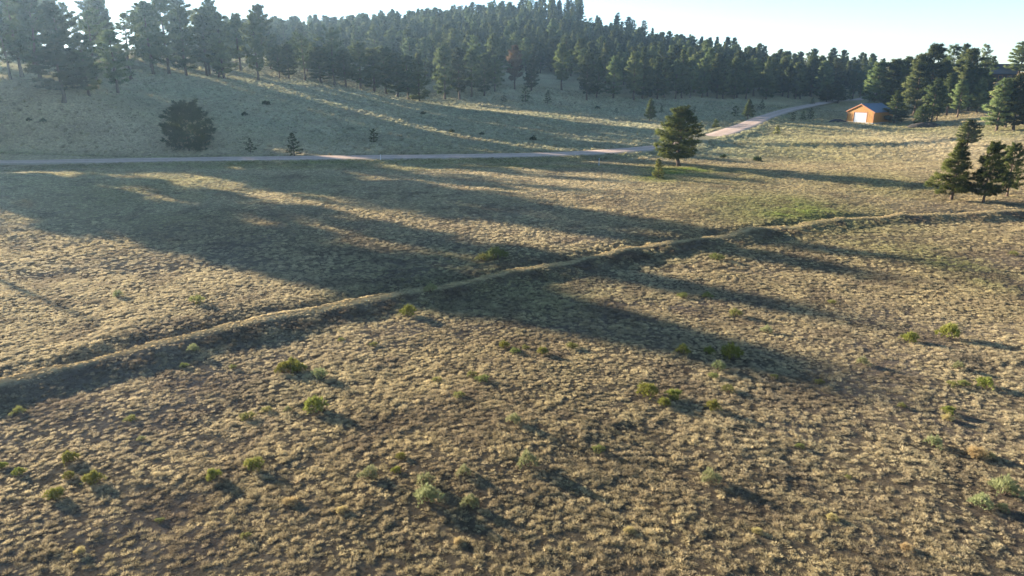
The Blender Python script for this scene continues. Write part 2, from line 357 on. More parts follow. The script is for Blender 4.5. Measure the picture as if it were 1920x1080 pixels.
def tree_meshes(name, seed, h, cb, r, prof, limbs, per, K, L, w, mats, droop=0.0, lump=.35, trunk_r=.02, dead=0):
    g = np.random.default_rng(seed); V, F = [], []
    tz = np.linspace(0, h*.97, 9); wob = np.cumsum(g.normal(0, .0055*h, (9, 2)), 0); wob[0] = 0
    axisP = np.c_[wob, tz]; tr = trunk_r*h*((1-np.linspace(0, 1, 9)*.93)**.85); tr[0] *= 1.35
    axisP[0, 2] = -.25
    tube(axisP, tr, 7, V, F)
    at = lambda z: np.array([np.interp(z, tz, axisP[:, 0]), np.interp(z, tz, axisP[:, 1]), z])
    pos, dirs = [], []; az0 = g.uniform(0, 6.28)
    ph = g.uniform(0, 6.28, 4)
    for i in range(limbs):
        t = ((i+g.uniform(0, .9))/limbs); z = h*(cb+(1-cb)*t*.985)
        az = az0+i*2.399+g.normal(0, .35)
        asym = 1+lump*.5*(math.sin(az+ph[0])+math.sin(2*az+ph[1]+3*t))*.6
        ln_ = max(.04*h, r*PROF[prof](t)*g.uniform(1-lump, 1+lump*.35)*asym)
        el = R(-8+58*t**1.3)+g.normal(0, .14)-droop*(1-t)
        d = np.array([math.cos(az)*math.cos(el), math.sin(az)*math.cos(el), math.sin(el)])
        p0 = at(min(z, h*.96)); s = np.linspace(0, 1, 4)
        bend = .22*ln_*s**2*(1-t)
        lp = p0+d*ln_*s[:, None]; lp[:, 2] += bend
        tube(lp, np.maximum(.008, .20*trunk_r*h*(1-.8*s)*(.45+.55*ln_/r)), 3, V, F)
        m = max(2, int(per*(ln_/r)**1.1*g.uniform(.7, 1.2)))
        f = 1-.72*g.uniform(0, 1, m)**1.5
        side = np.cross(d, [0, 0, 1]); side /= np.linalg.norm(side)+1e-9
        lat = g.uniform(-1, 1, m)*.34*ln_*(1.15-f*.6)
        pp = p0+d*(ln_*f)[:, None]+side*lat[:, None]; pp[:, 2] += .22*ln_*f**2*(1-t)+g.normal(.02, .05, m)*ln_*.9
        pos.append(pp); dirs.append(d[None]*.7+side[None]*(np.sign(lat)*.5)[:, None])
    for i in range(dead):
        az = g.uniform(0, 6.28); z = h*g.uniform(.15, max(.2, cb)); l = r*g.uniform(.2, .5)
        d = np.array([math.cos(az), math.sin(az), g.uniform(-.2, .15)]); lp = at(z)+d*l*np.linspace(0, 1, 3)[:, None]
        tube(lp, .01*h*np.array([.35, .22, .1]), 3, V, F)
    top = at(h*.96); m = 5; pos.append(top+g.normal(0, .012*h, (m, 3))); dirs.append(np.tile([[0, 0, 1.]], (m, 1)))
    v, f = tufts(np.concatenate(pos), np.concatenate(dirs), K, L, w, g)
    # each needle spray faces out of the crown, as it does on the tree
    tri = v.reshape(-1, 3, 3); ng = np.cross(tri[:, 1]-tri[:, 0], tri[:, 2]-tri[:, 0]); cen = tri.mean(1)
    ax = np.c_[np.interp(cen[:, 2], tz, axisP[:, 0]), np.interp(cen[:, 2], tz, axisP[:, 1])]
    out = np.c_[(cen[:, :2]-ax)/r, (cen[:, 2]-h*(cb+(1-cb)*.35))/(h*(1-cb))*.9]
    tc_ = np.repeat(np.concatenate(pos), K, 0); loc = (cen-tc_)/L
    out = out/(np.linalg.norm(out, axis=1)[:, None]+1e-6)+.55*loc
    flip = (ng*out).sum(1) < 0; tri[flip] = tri[flip][:, [1, 0, 2]]
    ng /= np.linalg.norm(ng, axis=1)[:, None]+1e-12; ng[flip] *= -1
    nrm = out/(np.linalg.norm(out, axis=1)[:, None]+1e-6)+.45*ng; nrm /= np.linalg.norm(nrm, axis=1)[:, None]
    return (np.concatenate(V), np.concatenate(F), tri.reshape(-1, 3), f, np.repeat(nrm, 3, 0))
def bake(name, **k):
    mats = k.pop('mats'); V, F, v, f, nv = tree_meshes(name, mats=mats, **k)
    out = []
    for nm, vv, ff, mm, sm in (('trunk', V, F, mats[0], True), ('crown', v, f, mats[1], False)):
        o = link_mesh(nm, vv, ff, mm, smooth=sm); me = o.data; bpy.data.objects.remove(o); out.append(me)
    out[1].polygons.foreach_set('use_smooth', np.ones(len(f), bool)); out[1].normals_split_custom_set_from_vertices(nv.tolist())
    return (k['h'], k['r'], out)
near = (m_bark, m_needle); far = (m_bark, m_needle_far)
VAR = {
 'lone':  bake('lone', seed=3, h=8, cb=.13, r=2.35, prof='full', limbs=112, per=26, K=15, L=0.38, w=.055, mats=near, trunk_r=.024, lump=0.32),
 'open1': bake('open1', seed=11, h=8, cb=.12, r=2.5, prof='cone', limbs=100, per=28, K=16, L=.42, w=.055, mats=near, trunk_r=.022, lump=0.34),
 'open2': bake('open2', seed=14, h=8, cb=0.13, r=2.2, prof='full', limbs=84, per=26, K=16, L=.40, w=.055, mats=near, trunk_r=.022, lump=0.42, dead=3),
 'open3': bake('open3', seed=17, h=8, cb=.20, r=2.1, prof='full', limbs=66, per=24, K=16, L=.40, w=.055, mats=near, trunk_r=.020, lump=0.45, dead=3),
 'round': bake('round', seed=23, h=6, cb=.05, r=3.6, prof='round', limbs=84, per=26, K=12, L=.5, w=.08, mats=(m_bark, m_darkleaf), trunk_r=.016, lump=.22),
 'sap1':  bake('sap1', seed=31, h=3, cb=.05, r=.95, prof='cone', limbs=34, per=9, K=12, L=.26, w=.045, mats=near, lump=.3),
 'sapy':  bake('sapy', seed=36, h=3, cb=.04, r=1.0, prof='cone', limbs=40, per=12, K=12, L=.28, w=.05, mats=(m_bark, m_sapling), lump=.35),
 'sap2':  bake('sap2', seed=33, h=3, cb=.04, r=1.1, prof='oval', limbs=30, per=9, K=12, L=.28, w=.05, mats=near, lump=.4),
 'flat':  bake('flat', seed=41, h=14, cb=.40, r=4.6, prof='flat', limbs=40, per=22, K=9, L=.8, w=.16, mats=far, lump=.4, dead=6),
 'pond1': bake('pond1', seed=51, h=16, cb=0.16, r=3.7, prof='tall', limbs=58, per=36, K=9, L=.85, w=0.2, mats=far, lump=.42, dead=6, trunk_r=.018),
 'pond2': bake('pond2', seed=53, h=16, cb=0.22, r=4.0, prof='tall', limbs=52, per=38, K=9, L=.85, w=0.2, mats=far, lump=.5, dead=7, trunk_r=.018),
 'pond3': bake('pond3', seed=57, h=16, cb=0.1, r=3.7, prof='oval', limbs=62, per=34, K=9, L=.85, w=0.2, mats=far, lump=.42, dead=3, trunk_r=.017),
 'airy':  bake('airy', seed=59, h=16, cb=0.26, r=4.0, prof='tall', limbs=40, per=24, K=9, L=.8, w=0.17, mats=far, lump=.6, dead=10, trunk_r=.017),
 'fir1':  bake('fir1', seed=61, h=16, cb=.08, r=3.4, prof='cone', limbs=74, per=26, K=8, L=.85, w=0.2, mats=far, lump=.3, trunk_r=.015, droop=.15),
 'fir2':  bake('fir2', seed=63, h=16, cb=.12, r=3.2, prof='cone', limbs=66, per=26, K=8, L=.85, w=0.2, mats=far, lump=.4, trunk_r=.015, droop=.1),
 'red':   bake('red', seed=67, h=14, cb=.22, r=3.6, prof='oval', limbs=44, per=32, K=9, L=.8, w=0.19, mats=(m_bark, m_red), lump=.45, dead=4, trunk_r=.018),
}
print({k: (len(v[2][0].polygons), len(v[2][1].polygons)) for k, v in VAR.items()})
def plant_tree(name, var, loc, h, label, group=None, wide=1.0, rz=None, cat='tree'):
    h0, r0, (tm, cm) = VAR[var]; s = h/h0
    root = empty(name, loc, random.uniform(0, 6.28) if rz is None else rz, (s*wide, s*wide, s))
    tag(root, label, cat, group)
    for nm, me in (('trunk', tm), ('crown', cm)):
        o = bpy.data.objects.new(nm, me); C.objects.link(o); o.parent = root
    return root
random.seed(5)
LANES = [(*hit(a, b)[0, :2], w) for a, b, w in [(648,203,3.0),(860,275,2.0),(215,200,2.5),(1000,203,7),(1090,222,7),(1180,240,5),(60,365,9),(150,395,8),(0,400,9),(250,430,7),(380,465,7),(700,450,1.5),(860,470,2.0),(780,425,2.5),(560,395,2.2),(420,370,1.8),(950,440,2)]]
def in_lane(x, y):
    for a, b, w in LANES:
        dx, dy = x-a, y-b; al = dx*math.sin(SUN_AZ)+dy*math.cos(SUN_AZ)
        if 4 < al < 170 and abs(dx*math.cos(SUN_AZ)-dy*math.sin(SUN_AZ)) < w+1.6: return True
    return False
ORD = ['first', 'second', 'third', 'fourth', 'fifth', 'sixth', 'seventh', 'eighth', 'ninth', 'tenth', 'eleventh', 'twelfth', 'thirteenth', 'fourteenth', 'fifteenth', 'sixteenth', 'seventeenth', 'eighteenth', 'nineteenth', 'twentieth', 'twenty-first', 'twenty-second', 'twenty-third', 'twenty-fourth']
def put(name, var, px, by, ty, label, group=None, width=None, Y=None, cat='tree', rz=None):
    if Y: x, y, z = atY(px, by, Y); z = float(ground_z(np.array([x]), np.array([y]))[0])
    else: x, y, z = hit(px, by)[0]
    if group == GL:
        a, b, w = LANES[0]; dx, dy = x-a, y-b; al = dx*math.sin(SUN_AZ)+dy*math.cos(SUN_AZ); sd_ = dx*math.cos(SUN_AZ)-dy*math.sin(SUN_AZ)
        if 0 < al < 120 and abs(sd_) < w+1.2:                # step aside along the slope
            mv = (w+1.6-abs(sd_))*(1 if sd_ > 0 else -1); x += mv*math.cos(SUN_AZ); y -= mv*math.sin(SUN_AZ); z = float(ground_z(np.array([x]), np.array([y]))[0]); print('moved', px, round(mv, 1))
    depth = y*cP+(CAM_H-z)*sP
    # height from the sight line over its top
    v = (540-ty)/FPX; dy, dz = cP+v*sP, -sP+v*cP
    h = CAM_H+dz*(y/dy)-z
    h0, r0, _ = VAR[var]; wide = 1.0
    if width: wide = (width/FPX*depth)/(2*r0*h/h0)
    return plant_tree(name, var, (x, y, z), h, label, group, max(.5, min(2.2, wide)), cat=cat, rz=rz)

GL = 'pines of the grove on the left slope'; GF = 'pines along the foot of the forest hill'; GR = 'pines behind the garage'
# ---- trees standing by themselves in the meadow
put('pine_tree', 'lone', 1273, 312, 205, 'full lone pine beside the bend of the gravel road', width=86)
put('pine_sapling', 'sapy', 1234, 335, 298, 'yellow-green twin-topped pine sapling in front of the lone pine by the road', width=30)
put('pine_tree', 'open1', 1783, 374, 264, 'dense leftmost of three pines close together at right edge of meadow', width=80)
put('pine_tree', 'open2', 1843, 381, 269, 'middle one of three pines close together at right edge of meadow', width=56)
put('pine_tree', 'open3', 1888, 369, 272, 'loose rightmost of three pines close together at right edge of meadow', width=52)
put('pine_tree', 'lone', 1812, 274, 226, 'small pine standing just behind the three pines at right', width=38)
put('pine_tree', 'open1', 1218, 227, 185, 'slender sunlit pine in the meadow beyond the road, left of the lone pine', width=26)
put('bushy_pine', 'round', 355, 284, 208, 'broad dark bushy pine standing behind the straight road', width=92)
put('pine_sapling', 'sap1', 470, 287, 259, 'small dark pine sapling behind the road, right of the bushy pine', width=20)
put('pine_sapling', 'sap1', 552, 292, 250, 'larger conical dark pine sapling close behind the straight road', width=36)
put('shrub', 'sap2', 701, 268, 242, 'lone rounded leafy shrub on the shaded slope above the road', width=26, cat='shrub')
put('pine_sapling', 'sap1', 1240, 212, 198, 'dark sapling just right of the slender pine beyond the road', width=10)
put('pine_sapling', 'sap1', 1285, 212, 199, 'left of two dark saplings behind the crown of the lone pine', width=12)
put('pine_sapling', 'sap2', 1302, 211, 200, 'right of two dark saplings behind the crown of the lone pine', width=12)
put('pine_sapling', 'sap2', 1156, 213, 203, 'tiny dark sapling in the valley meadow under the forest', width=10)
put('pine_sapling', 'sapy', 1342, 241, 223, 'small sunlit sapling beside the road just beyond the lone pine', width=18)
put('pine_sapling', 'sap2', 1378, 218, 199, 'low dark bushy pine at the left verge of the climbing road', width=20)
put('pine_tree', 'open1', 1402, 223, 186, 'tall dark pine at the left verge where the road climbs', width=26)
put('pine_sapling', 'sap1', 1428, 206, 187, 'dark sapling at the left verge where the road bends right', width=14)
put('pine_sapling', 'sapy', 1457, 252, 236, 'small sunlit sapling at the right verge of the climbing road', width=16)
put('pine_sapling', 'sap2', 1486, 228, 211, 'leftmost of the dark saplings between road and garage', width=15)
put('pine_sapling', 'sap1', 1505, 226, 209, 'middle one of the dark saplings between road and garage', width=14)
put('pine_sapling', 'sap2', 1519, 223, 203, 'rightmost and largest of the dark saplings between road and garage', width=18)
put('pine_sapling', 'sap1', 1523, 196, 183, 'tiny dark sapling at the far side of the road above the garage', width=11)
put('pine_tree', 'open1', 1549, 193, 159, 'left one of two dark pines beyond the road above the garage', width=34)
put('pine_tree', 'lone', 1570, 193, 161, 'right one of two dark pines beyond the road above the garage', width=32)
put('pine_sapling', 'sap1', 1592, 188, 171, 'small dark pine beyond the end of the road', width=16)
put('bush', 'sap2', 985, 192, 161, 'dark conical bush below the browned pine at the forest edge', width=26, cat='bush')
put('pine_sapling', 'sap1', 1027, 195, 170, 'small dark pine in the valley below the forest edge', width=18)
put('bush', 'sap2', 945, 192, 179, 'low wide dark bush at the right end of the left grove', width=34, cat='bush')
put('bush', 'round', 1727, 237, 207, 'dark bush under the tall pines right of the garage', width=30, cat='bush')
put('bush', 'sap2', 1748, 236, 216, 'small lit bush beside the dark bush right of the garage', width=14, cat='bush')

# ---- the grove on the left slope
kinds = ['pond1', 'pond2', 'pond3', 'airy']
grove = [(20,150,30,'airy',60),(75,150,2,'airy',75),(120,150,8,'pond2',60),(168,182,62,'pond3',50),(222,175,58,'pond1',52),(180,150,22,'airy',60),(246,150,26,'airy',60),
 (288,140,4,'pond1',52),(318,140,-8,'pond1',58),(350,142,14,'pond3',52),(388,142,32,'pond2',56),(425,146,28,'pond1',44),(446,149,24,'pond3',50),
 (524,147,86,'pond2',30),(541,148,84,'pond3',36),(602,155,88,'pond3',50),(648,164,96,'pond2',44),(676,168,80,'pond1',46),(702,172,92,'pond3',48),(724,176,88,'pond1',44),(745,182,100,'pond3',46),(766,186,104,'pond1',44)]
put('pine_tree', 'pond2', 120, 192, 84, 'spreading pine standing lowest on the left slope, trunk in view', GL, 105)
put('pine_tree', 'pond1', 468, 150, 27, 'tall pine at the right end of the taller left grove', GL, 46)
put('pine_tree', 'pond3', 417, 146, 90, 'small pale pine in front of the taller left grove', GL, 24)
put('pine_tree', 'airy', 572, 152, 64, 'pine with layered spreading limbs left of the flat-topped pine', GL, 50)
put('pine_tree', 'flat', 628, 160, 66, 'flat-topped pine with an umbrella crown in the left grove', GL, 66)
put('pine_tree', 'fir1', 787, 191, 100, 'very dark pine at the right tip of the left grove', GL, 46)
for k, (px, by, ty, v, w) in enumerate(grove):
    if px < 490: lab = f'{ORD[sum(q[0] < px and q[0] < 490 for q in grove)]} from left of the tall pines in the upper left grove'
    else: lab = f'{ORD[sum(490 < q[0] < px for q in grove)]} from left of the dark pines in the low row of the left grove'
    put('pine_tree', v, px, by, ty, lab, GL, w*1.2)
# further back in the same grove, and where it goes on past the left edge of the picture
rear = []
for tries in range(4000):
    if len(rear) >= 52: break
    x, y = random.uniform(-205, -72), random.uniform(128, 222)
    px = 960+FPX*x/(y*cP+2)
    if px > 500 or y < 128+.30*(x+205)*.6+ (px > 60)*28: continue
    if in_lane(x, y) or any((x-a)**2+(y-b)**2 < 64 for a, b in rear): continue
    rear.append((x, y)); z = float(ground_z(np.array([x]), np.array([y]))[0])
    lab = 'pine in the rear rows of the grove on the left slope' if px > -20 else 'pine where the left grove goes on past the left edge'
    plant_tree('pine_tree', random.choice(['pond1', 'pond2', 'pond3', 'pond1']), (x, y, z), random.uniform(12, 17), lab, 'rear pines of the left grove' if px > -20 else 'pines past the left edge', random.uniform(.95, 1.3))
for k in range(16):
    px = 505+k*18+random.uniform(-8, 8); Y = np.interp(px, [500, 800], [204, 220])+random.uniform(0, 14)
    x = (px-960)/FPX*Y*.96
    if in_lane(x, Y): continue
    z = float(ground_z(np.array([x]), np.array([Y]))[0])
    plant_tree('pine_tree', random.choice(kinds[:3]), (x, Y, z), random.uniform(8, 10.5), 'pine hidden partly behind the low row of the left grove', 'rear pines of the left grove', 1.25)
ends = [(1490,692,122,1.2),(1400,672,119,.95),(1560,592,131,.9),(1640,515,142,.9),(1725,492,152,.8),(890,530,99,1.0),(770,543,93,1.0)]
for px, py, L_, wd in ends:      # pines whose shadows cross the meadow; each stands where its shadow comes from
    ex, ey, ez = hit(px, py)[0]; x, y = ex+math.sin(SUN_AZ)*L_, ey+math.cos(SUN_AZ)*L_
    z = float(ground_z(np.array([x]), np.array([y]))[0]); print('off', round(x), round(y), round(z, 1), round(960+FPX*x/(y*cP+(13-z)*sP)), round(ez+L_*math.tan(SUN_EL)-z, 1))
    plant_tree('pine_tree', random.choice(['pond1', 'pond3', 'pond2']), (x, y, z), max(7, ez+L_*math.tan(SUN_EL)-z), 'pine where the left grove goes on past the left edge', 'pines past the left edge', wd)
# ---- trees along the foot of the forest hill
edge = [(834,187,86,'pond3',48,0),(862,187,92,'pond1',50,0),(884,182,96,'pond2',44,0),(908,180,102,'pond3',40,0),(928,172,104,'pond1',36,0),
 (996,170,112,'pond3',34,0),(1100,188,104,'pond1',42,0),(1118,184,112,'fir2',34,0),(1150,184,106,'pond3',40,0),(1188,188,98,'pond1',44,0)]
put('pine_tree', 'red', 965, 168, 86, 'browned reddish pine standing at the foot of the forest hill', GF, 46)
put('pine_tree', 'pond2', 1053, 170, 84, 'sunlit pine with bare trunk at the foot of the forest hill', GF, 46)
for px, by, ty, v, w, _ in edge:
    put('pine_tree', v, px, by, ty, f'{ORD[sum(950 < q[0] < px for q in edge)]} from left of the front pines between browned pine and dark forest' if px > 950 else f'{ORD[sum(q[0] < px for q in edge)]} from left of the sunlit clump right of the left grove', GF, w)
for k in range(24):
    px = 1206+k*15+random.uniform(-6, 6); by = 184+random.uniform(-3, 3); ty = 96+ (px-1206)*.055 + random.uniform(-10, 16)
    put('pine_tree', random.choice(['pond1', 'pond3', 'fir1', 'pond2', 'fir2']), px, by, ty, f'{ORD[k]} from left of the dark front row pines of the forest beyond the road', GF, random.uniform(32, 46))
# ---- the forest hill itself
pts = []
g = np.random.default_rng(77); tries = 0
while len(pts) < 1150 and tries < 60000:
    tries += 1
    px = g.uniform(430, 1640); Y = g.uniform(250, 525)
    x = (px-960)/FPX*Y*.95
    lim = np.interp(px, [430, 600, 800, 1000, 1130, 1200, 1300, 1420, 1550, 1640], [540, 530, 515, 500, 468, 450, 425, 395, 362, 352])
    lo = np.interp(px, [430, 700, 830, 940, 1060, 1200, 1640], [300, 285, 250, 262, 262, 258, 292])
    if not lo < Y < lim: continue
    if 1090 < px < 1150 and Y > 425: continue                 # the bare brow near the top
    if 935 < px < 1085 and Y < 285: continue                  # a small clearing at the foot
    dmin = 5.0 if Y > 330 else 5.6
    if any((x-a)**2+(Y-b)**2 < dmin*dmin for a, b in pts): continue
    pts.append((x, Y))
pts.sort(key=lambda q: q[1])
pz = ground_z(np.array([p[0] for p in pts]), np.array([p[1] for p in pts]))
forest_rest = []
for k, ((x, y), z) in enumerate(zip(pts, pz)):
    h = random.choice([random.uniform(8, 12), random.uniform(10, 14.5), random.uniform(11, 15.5)])*(1.0 if y < 400 else .95); v = random.choice(['pond1', 'pond2', 'pond3', 'airy', 'fir2', 'fir1', 'pond3', 'pond1'])
    if k < 120:
        lab = 'pine on the lower slope of the hazy forest hill' if y < 340 else 'pine higher up on the hazy forest hill'
        plant_tree('pine_tree', v, (x, y, float(z)), h, lab, 'pines of the forest hill', random.uniform(.95, 1.35))
    else: forest_rest.append((x, y, float(z), h, v))

# ---- pines behind the garage and on the right
right = [(1640,212,117,'pond3',50),(1665,216,112,'pond1',50),(1690,216,110,'pond2',50),(1712,222,102,'pond3',50),(1736,222,84,'pond1',54),(1757,222,118,'pond2',44),(1775,216,88,'airy',46),(1803,222,92,'pond1',50),(1828,220,108,'airy',34),(1842,222,106,'fir2',20),(1786,216,120,'pond3',50),(1820,226,128,'pond3',44)]
put('pine_tree', 'fir1', 1676, 231, 170, 'dark low-branched pine against the right side of the garage', GR, 44)
put('pine_tree', 'pond2', 1746, 228, 150, 'pine with a long bare pale trunk right of the garage', GR, 40)
for px, by, ty, v, w in right: put('pine_tree', v, px, by, ty, f'{ORD[sum(q[0] < px for q in right)]} from left of the tall pines behind and right of the garage', GR, w*1.3, Y=random.uniform(212, 240))
for k, (px, Y, h) in enumerate([(1758,196,9),(1776,204,11),(1796,198,9.5),(1815,206,11),(1832,200,9),(1846,212,8),(1806,214,12),(1786,222,13)]):
    x = (px-960)/FPX*(Y*cP+3); z = float(ground_z(np.array([x]), np.array([float(Y)]))[0])
    plant_tree('pine_tree', random.choice(kinds[:3]), (x, Y, z), h, f'{ORD[k]} of the shaded lower pines under the stand right of the garage', 'lower pines right of the garage', 1.2)
put('pine_tree', 'pond3', 1868, 246, 148, 'front left pine of the clump at the right edge', 'pines at the right edge', 60)
put('pine_tree', 'pond3', 1900, 245, 138, 'front right pine of the clump at the right edge', 'pines at the right edge', 60)
for px, by, ty, v, w in [(1926,244,140,'pond1',56),(1885,240,150,'pond2',50),(1950,246,130,'pond3',60)]:
    put('pine_tree', v, px, by, ty, 'pine deeper in the clump at the right edge', 'pines at the right edge', w)
put('pine_tree', 'pond2', 1908, 150, 80, 'tall pine on the hill right of the dark-roofed house', GR, 56, Y=232)
put('pine_tree', 'pond1', 1936, 150, 84, 'tall pine on the hill at the very right edge', GR, 56, Y=236)
for px, Y, ty in [(1690,262,128),(1730,270,118),(1765,268,124),(1800,262,130),(1840,262,132),(1625,330,126),(1600,330,132),(1650,320,120)]:
    x, y, z = atY(px, 160, Y); z = float(ground_z(np.array([x]), np.array([y]))[0]); 
    plant_tree('pine_tree', random.choice(kinds), (x, y, z), random.uniform(10, 14), 'dark pine farther back behind the stand by the garage', 'rear pines on the right')

# ------------------------------------------------------------------ shrubs in the meadow
def shrub_mesh(name, seed, n, r, h, m, w=.02, L=.13):
    g = np.random.default_rng(seed); V, F = [], []
    ns_ = 16; pos, dirs = [], []
    for i in range(ns_):
        az = g.uniform(0, 6.28); ln_ = g.uniform(.15, 1)**.6; e = np.array([math.cos(az)*r*ln_*.8, math.sin(az)*r*ln_*.8, h*(.8-.35*ln_**2)*g.uniform(.8, 1.1)])
        P = e*np.linspace(0, 1, 3)[:, None]; P[1, 2] *= .8; P[0, 2] = -.06
        tube(P, np.array([.012, .009, .005]), 3, V, F)
    a = g.uniform(0, 6.28, n); c = g.uniform(0, 1, n)**.5; rr = r*c*(1+.22*np.sin(3*a+seed)+.12*np.sin(5*a+2*seed)); top = h*np.sqrt(np.maximum(.04, 1-.85*c*c))*(1+.2*np.sin(2*a+seed))
    zz = top*(.45+.55*g.uniform(0, 1, n)**.5)
    pos = np.c_[np.cos(a)*rr, np.sin(a)*rr, zz]; d = pos/np.array([r, r, h]); d[:, 2] += .5
    pos += g.normal(0, .05, pos.shape)*[1, 1, .6]; pos[:, 2] = np.maximum(pos[:, 2], .04)
    v, f = tufts(pos, d, 6, L, w, g, .6, .3)
    sv, sf = np.concatenate(V), np.concatenate(F); st = np.concatenate([sf[:, [0, 1, 2]], sf[:, [0, 2, 3]]])
    o = link_mesh(name, np.concatenate([sv, v]), np.concatenate([st, f+len(sv)]), m)
    o.data.materials.append(m_bark); mi = np.zeros(len(st)+len(f), np.int32); mi[:len(st)] = 1; o.data.polygons.foreach_set('material_index', mi)
    me = o.data; bpy.data.objects.remove(o); return me
SH = {'y': [shrub_mesh('rabbitbrush', 400+k, 260, .5, .62, m_bright, .035, .16) for k in range(3)],
      's': [shrub_mesh('sagebrush', 420+k, 230, .5, .58, m_sage, .03, .15) for k in range(3)],
      'o': [shrub_mesh('green_weed', 440+k, 120, .5, .40, m_olive, .03, .16) for k in range(3)],
      'd': [shrub_mesh('dark_bush', 480+k, 160, .5, .42, m_darkleaf, .05, .2) for k in range(2)],
      't': [shrub_mesh('straw_clump', 460+k, 200, .5, .40, m_straw, .025, .2) for k in range(2)]}
NM = {'y': 'rabbitbrush', 's': 'sagebrush', 'o': 'green_weed', 't': 'straw_clump', 'd': 'low_bush'}
shrubs = [  # px, base py, width px, kind, label
 (532,700,26,'y','left bush of the yellow-green rabbitbrush trio below the embankment, left of centre'),(547,693,26,'y','rear bush of the yellow-green rabbitbrush trio below the embankment, left of centre'),(560,699,26,'y','right bush of the yellow-green rabbitbrush trio below the embankment, left of centre'),
 (590,772,36,'y','brightest round yellow-green rabbitbrush with a long shadow, left of centre'),
 (600,710,26,'s','pale grey-green bush just right of the yellow-green trio'),
 (105,936,28,'y','yellow-green bush nearest the lower left corner'),(173,906,32,'y','widest of the yellow-green bushes near the lower left corner'),(133,868,26,'y','farthest of the yellow-green bushes near the lower left corner'),
 (37,892,20,'y',0),(4,880,18,'y',0),(131,898,18,'y',0),(401,898,26,'y','yellow-green bush left of the pair in the lower left foreground'),(478,881,30,'y','yellow-green bush right of another in the lower left foreground'),
 (1214,744,36,'y','wide low yellow-green bush right of centre below the broad shadow'),(1263,748,26,'y',0),(1245,762,20,'y',0),(1365,735,24,'o',0),(1335,771,24,'y',0),
 (765,594,26,'y','bright green bush at the shaded foot of the embankment'),(809,547,22,'s','pale green bush on top of the embankment'),
 (1280,664,24,'y','left one of three green bushes lying in the broad shadow'),(1328,665,18,'y','small middle one of three green bushes lying in the broad shadow'),(1370,672,36,'y','largest of three green bushes lying in the broad shadow'),
 (1326,558,20,'o',0),(1378,593,24,'o',0),(1437,625,20,'s',0),(1705,642,26,'y',0),(1778,635,34,'y','wide yellow-green bush in the dry grass at the right'),
 (1750,838,28,'s','round grey-green bush left of the orange straw clump'),(1331,904,34,'s','round sage bush with a long shadow in the right foreground'),
 (1882,930,46,'s','largest sage bush near the lower right edge'),(1838,950,36,'s','sage bush left of the largest one near the lower right edge'),(1878,958,22,'s',0),
 (801,944,46,'s','largest sage bush in the centre foreground'),(797,911,30,'s','sage bush touching the back of the largest in the centre foreground'),(881,951,30,'s','sage bush right of the largest in the centre foreground'),
 (693,896,32,'s','grey-green bush with a long shadow left of the large centre sage'),(870,892,26,'s','dull sage bush behind the large centre sage'),(989,875,36,'s','wide sage bush right of centre in the foreground'),(963,794,24,'s','compact green bush with a shadow in the middle foreground'),
 (743,887,16,'y',0),(752,860,16,'y',0),(1121,849,22,'o',0),(1778,776,20,'y',0),(1776,790,20,'t',0),(1845,728,28,'y','yellow-green bush above the right foreground with a long thin shadow'),(1806,724,20,'o',0),(1784,726,18,'o',0),
 (35,776,22,'o',0),(265,826,14,'s',0),(363,660,18,'s',0),(945,653,18,'y',0),(966,664,18,'o',0),(1017,665,18,'y',0),(1073,653,20,'o',0),
 (500,774,20,'o',0),(465,788,26,'o',0),(370,570,26,'o',0),(222,559,16,'s',0),(246,790,20,'o',0),(436,690,14,'o',0),(1616,686,22,'s',0),(1796,693,18,'s',0),(1348,695,24,'s',0),(1338,709,18,'o',0),
 (1830,856,34,'t','orange straw clump of dead grass at the right'),(1852,860,20,'t',0),(985,655,14,'o',0),(1535,720,16,'o',0),(860,745,20,'o',0),(905,715,24,'o',0),(885,708,20,'o',0),(820,715,18,'o',0),(345,690,16,'o',0),(1452,710,14,'o',0),(700,650,14,'o',0),(640,640,12,'o',0),
 (1560,570,14,'o',0),(1900,480,16,'o',0),(1345,488,26,'o',0),(1280,560,18,'o',0),(930,486,40,'o','green weed patch in the lit gap behind the embankment'),(905,490,30,'o',0),(600,770,14,'s',0),(540,772,14,'s',0),(1690,765,16,'o',0),(1500,840,16,'o',0),(1590,900,12,'o',0),(300,980,16,'o',0),(460,1010,18,'o',0),(150,1040,18,'t',0),(640,960,20,'t',0),(860,1020,18,'t',0),(545,945,24,'t',0),(1180,1000,20,'t',0),(1560,975,20,'t',0),(1700,1030,22,'t',0),(1420,1000,18,'t',0),
 (500,197,14,'d',0),(459,218,11,'d',0),(847,249,10,'d',0),(903,254,9,'d',0),(794,215,10,'d',0),(55,229,9,'d',0),(82,231,11,'d',0),(1000,264,12,'d',0),(1120,205,9,'d',0),(1420,303,14,'d',0),(1356,296,10,'d',0)]
H_ = hit([s[0] for s in shrubs], [s[1] for s in shrubs])
SPOT = []
ADJ = {'y': 'small yellow-green bush', 's': 'small grey-green bush', 'o': 'low olive green weed', 't': 'small straw-coloured grass clump', 'd': 'low dark bush'}
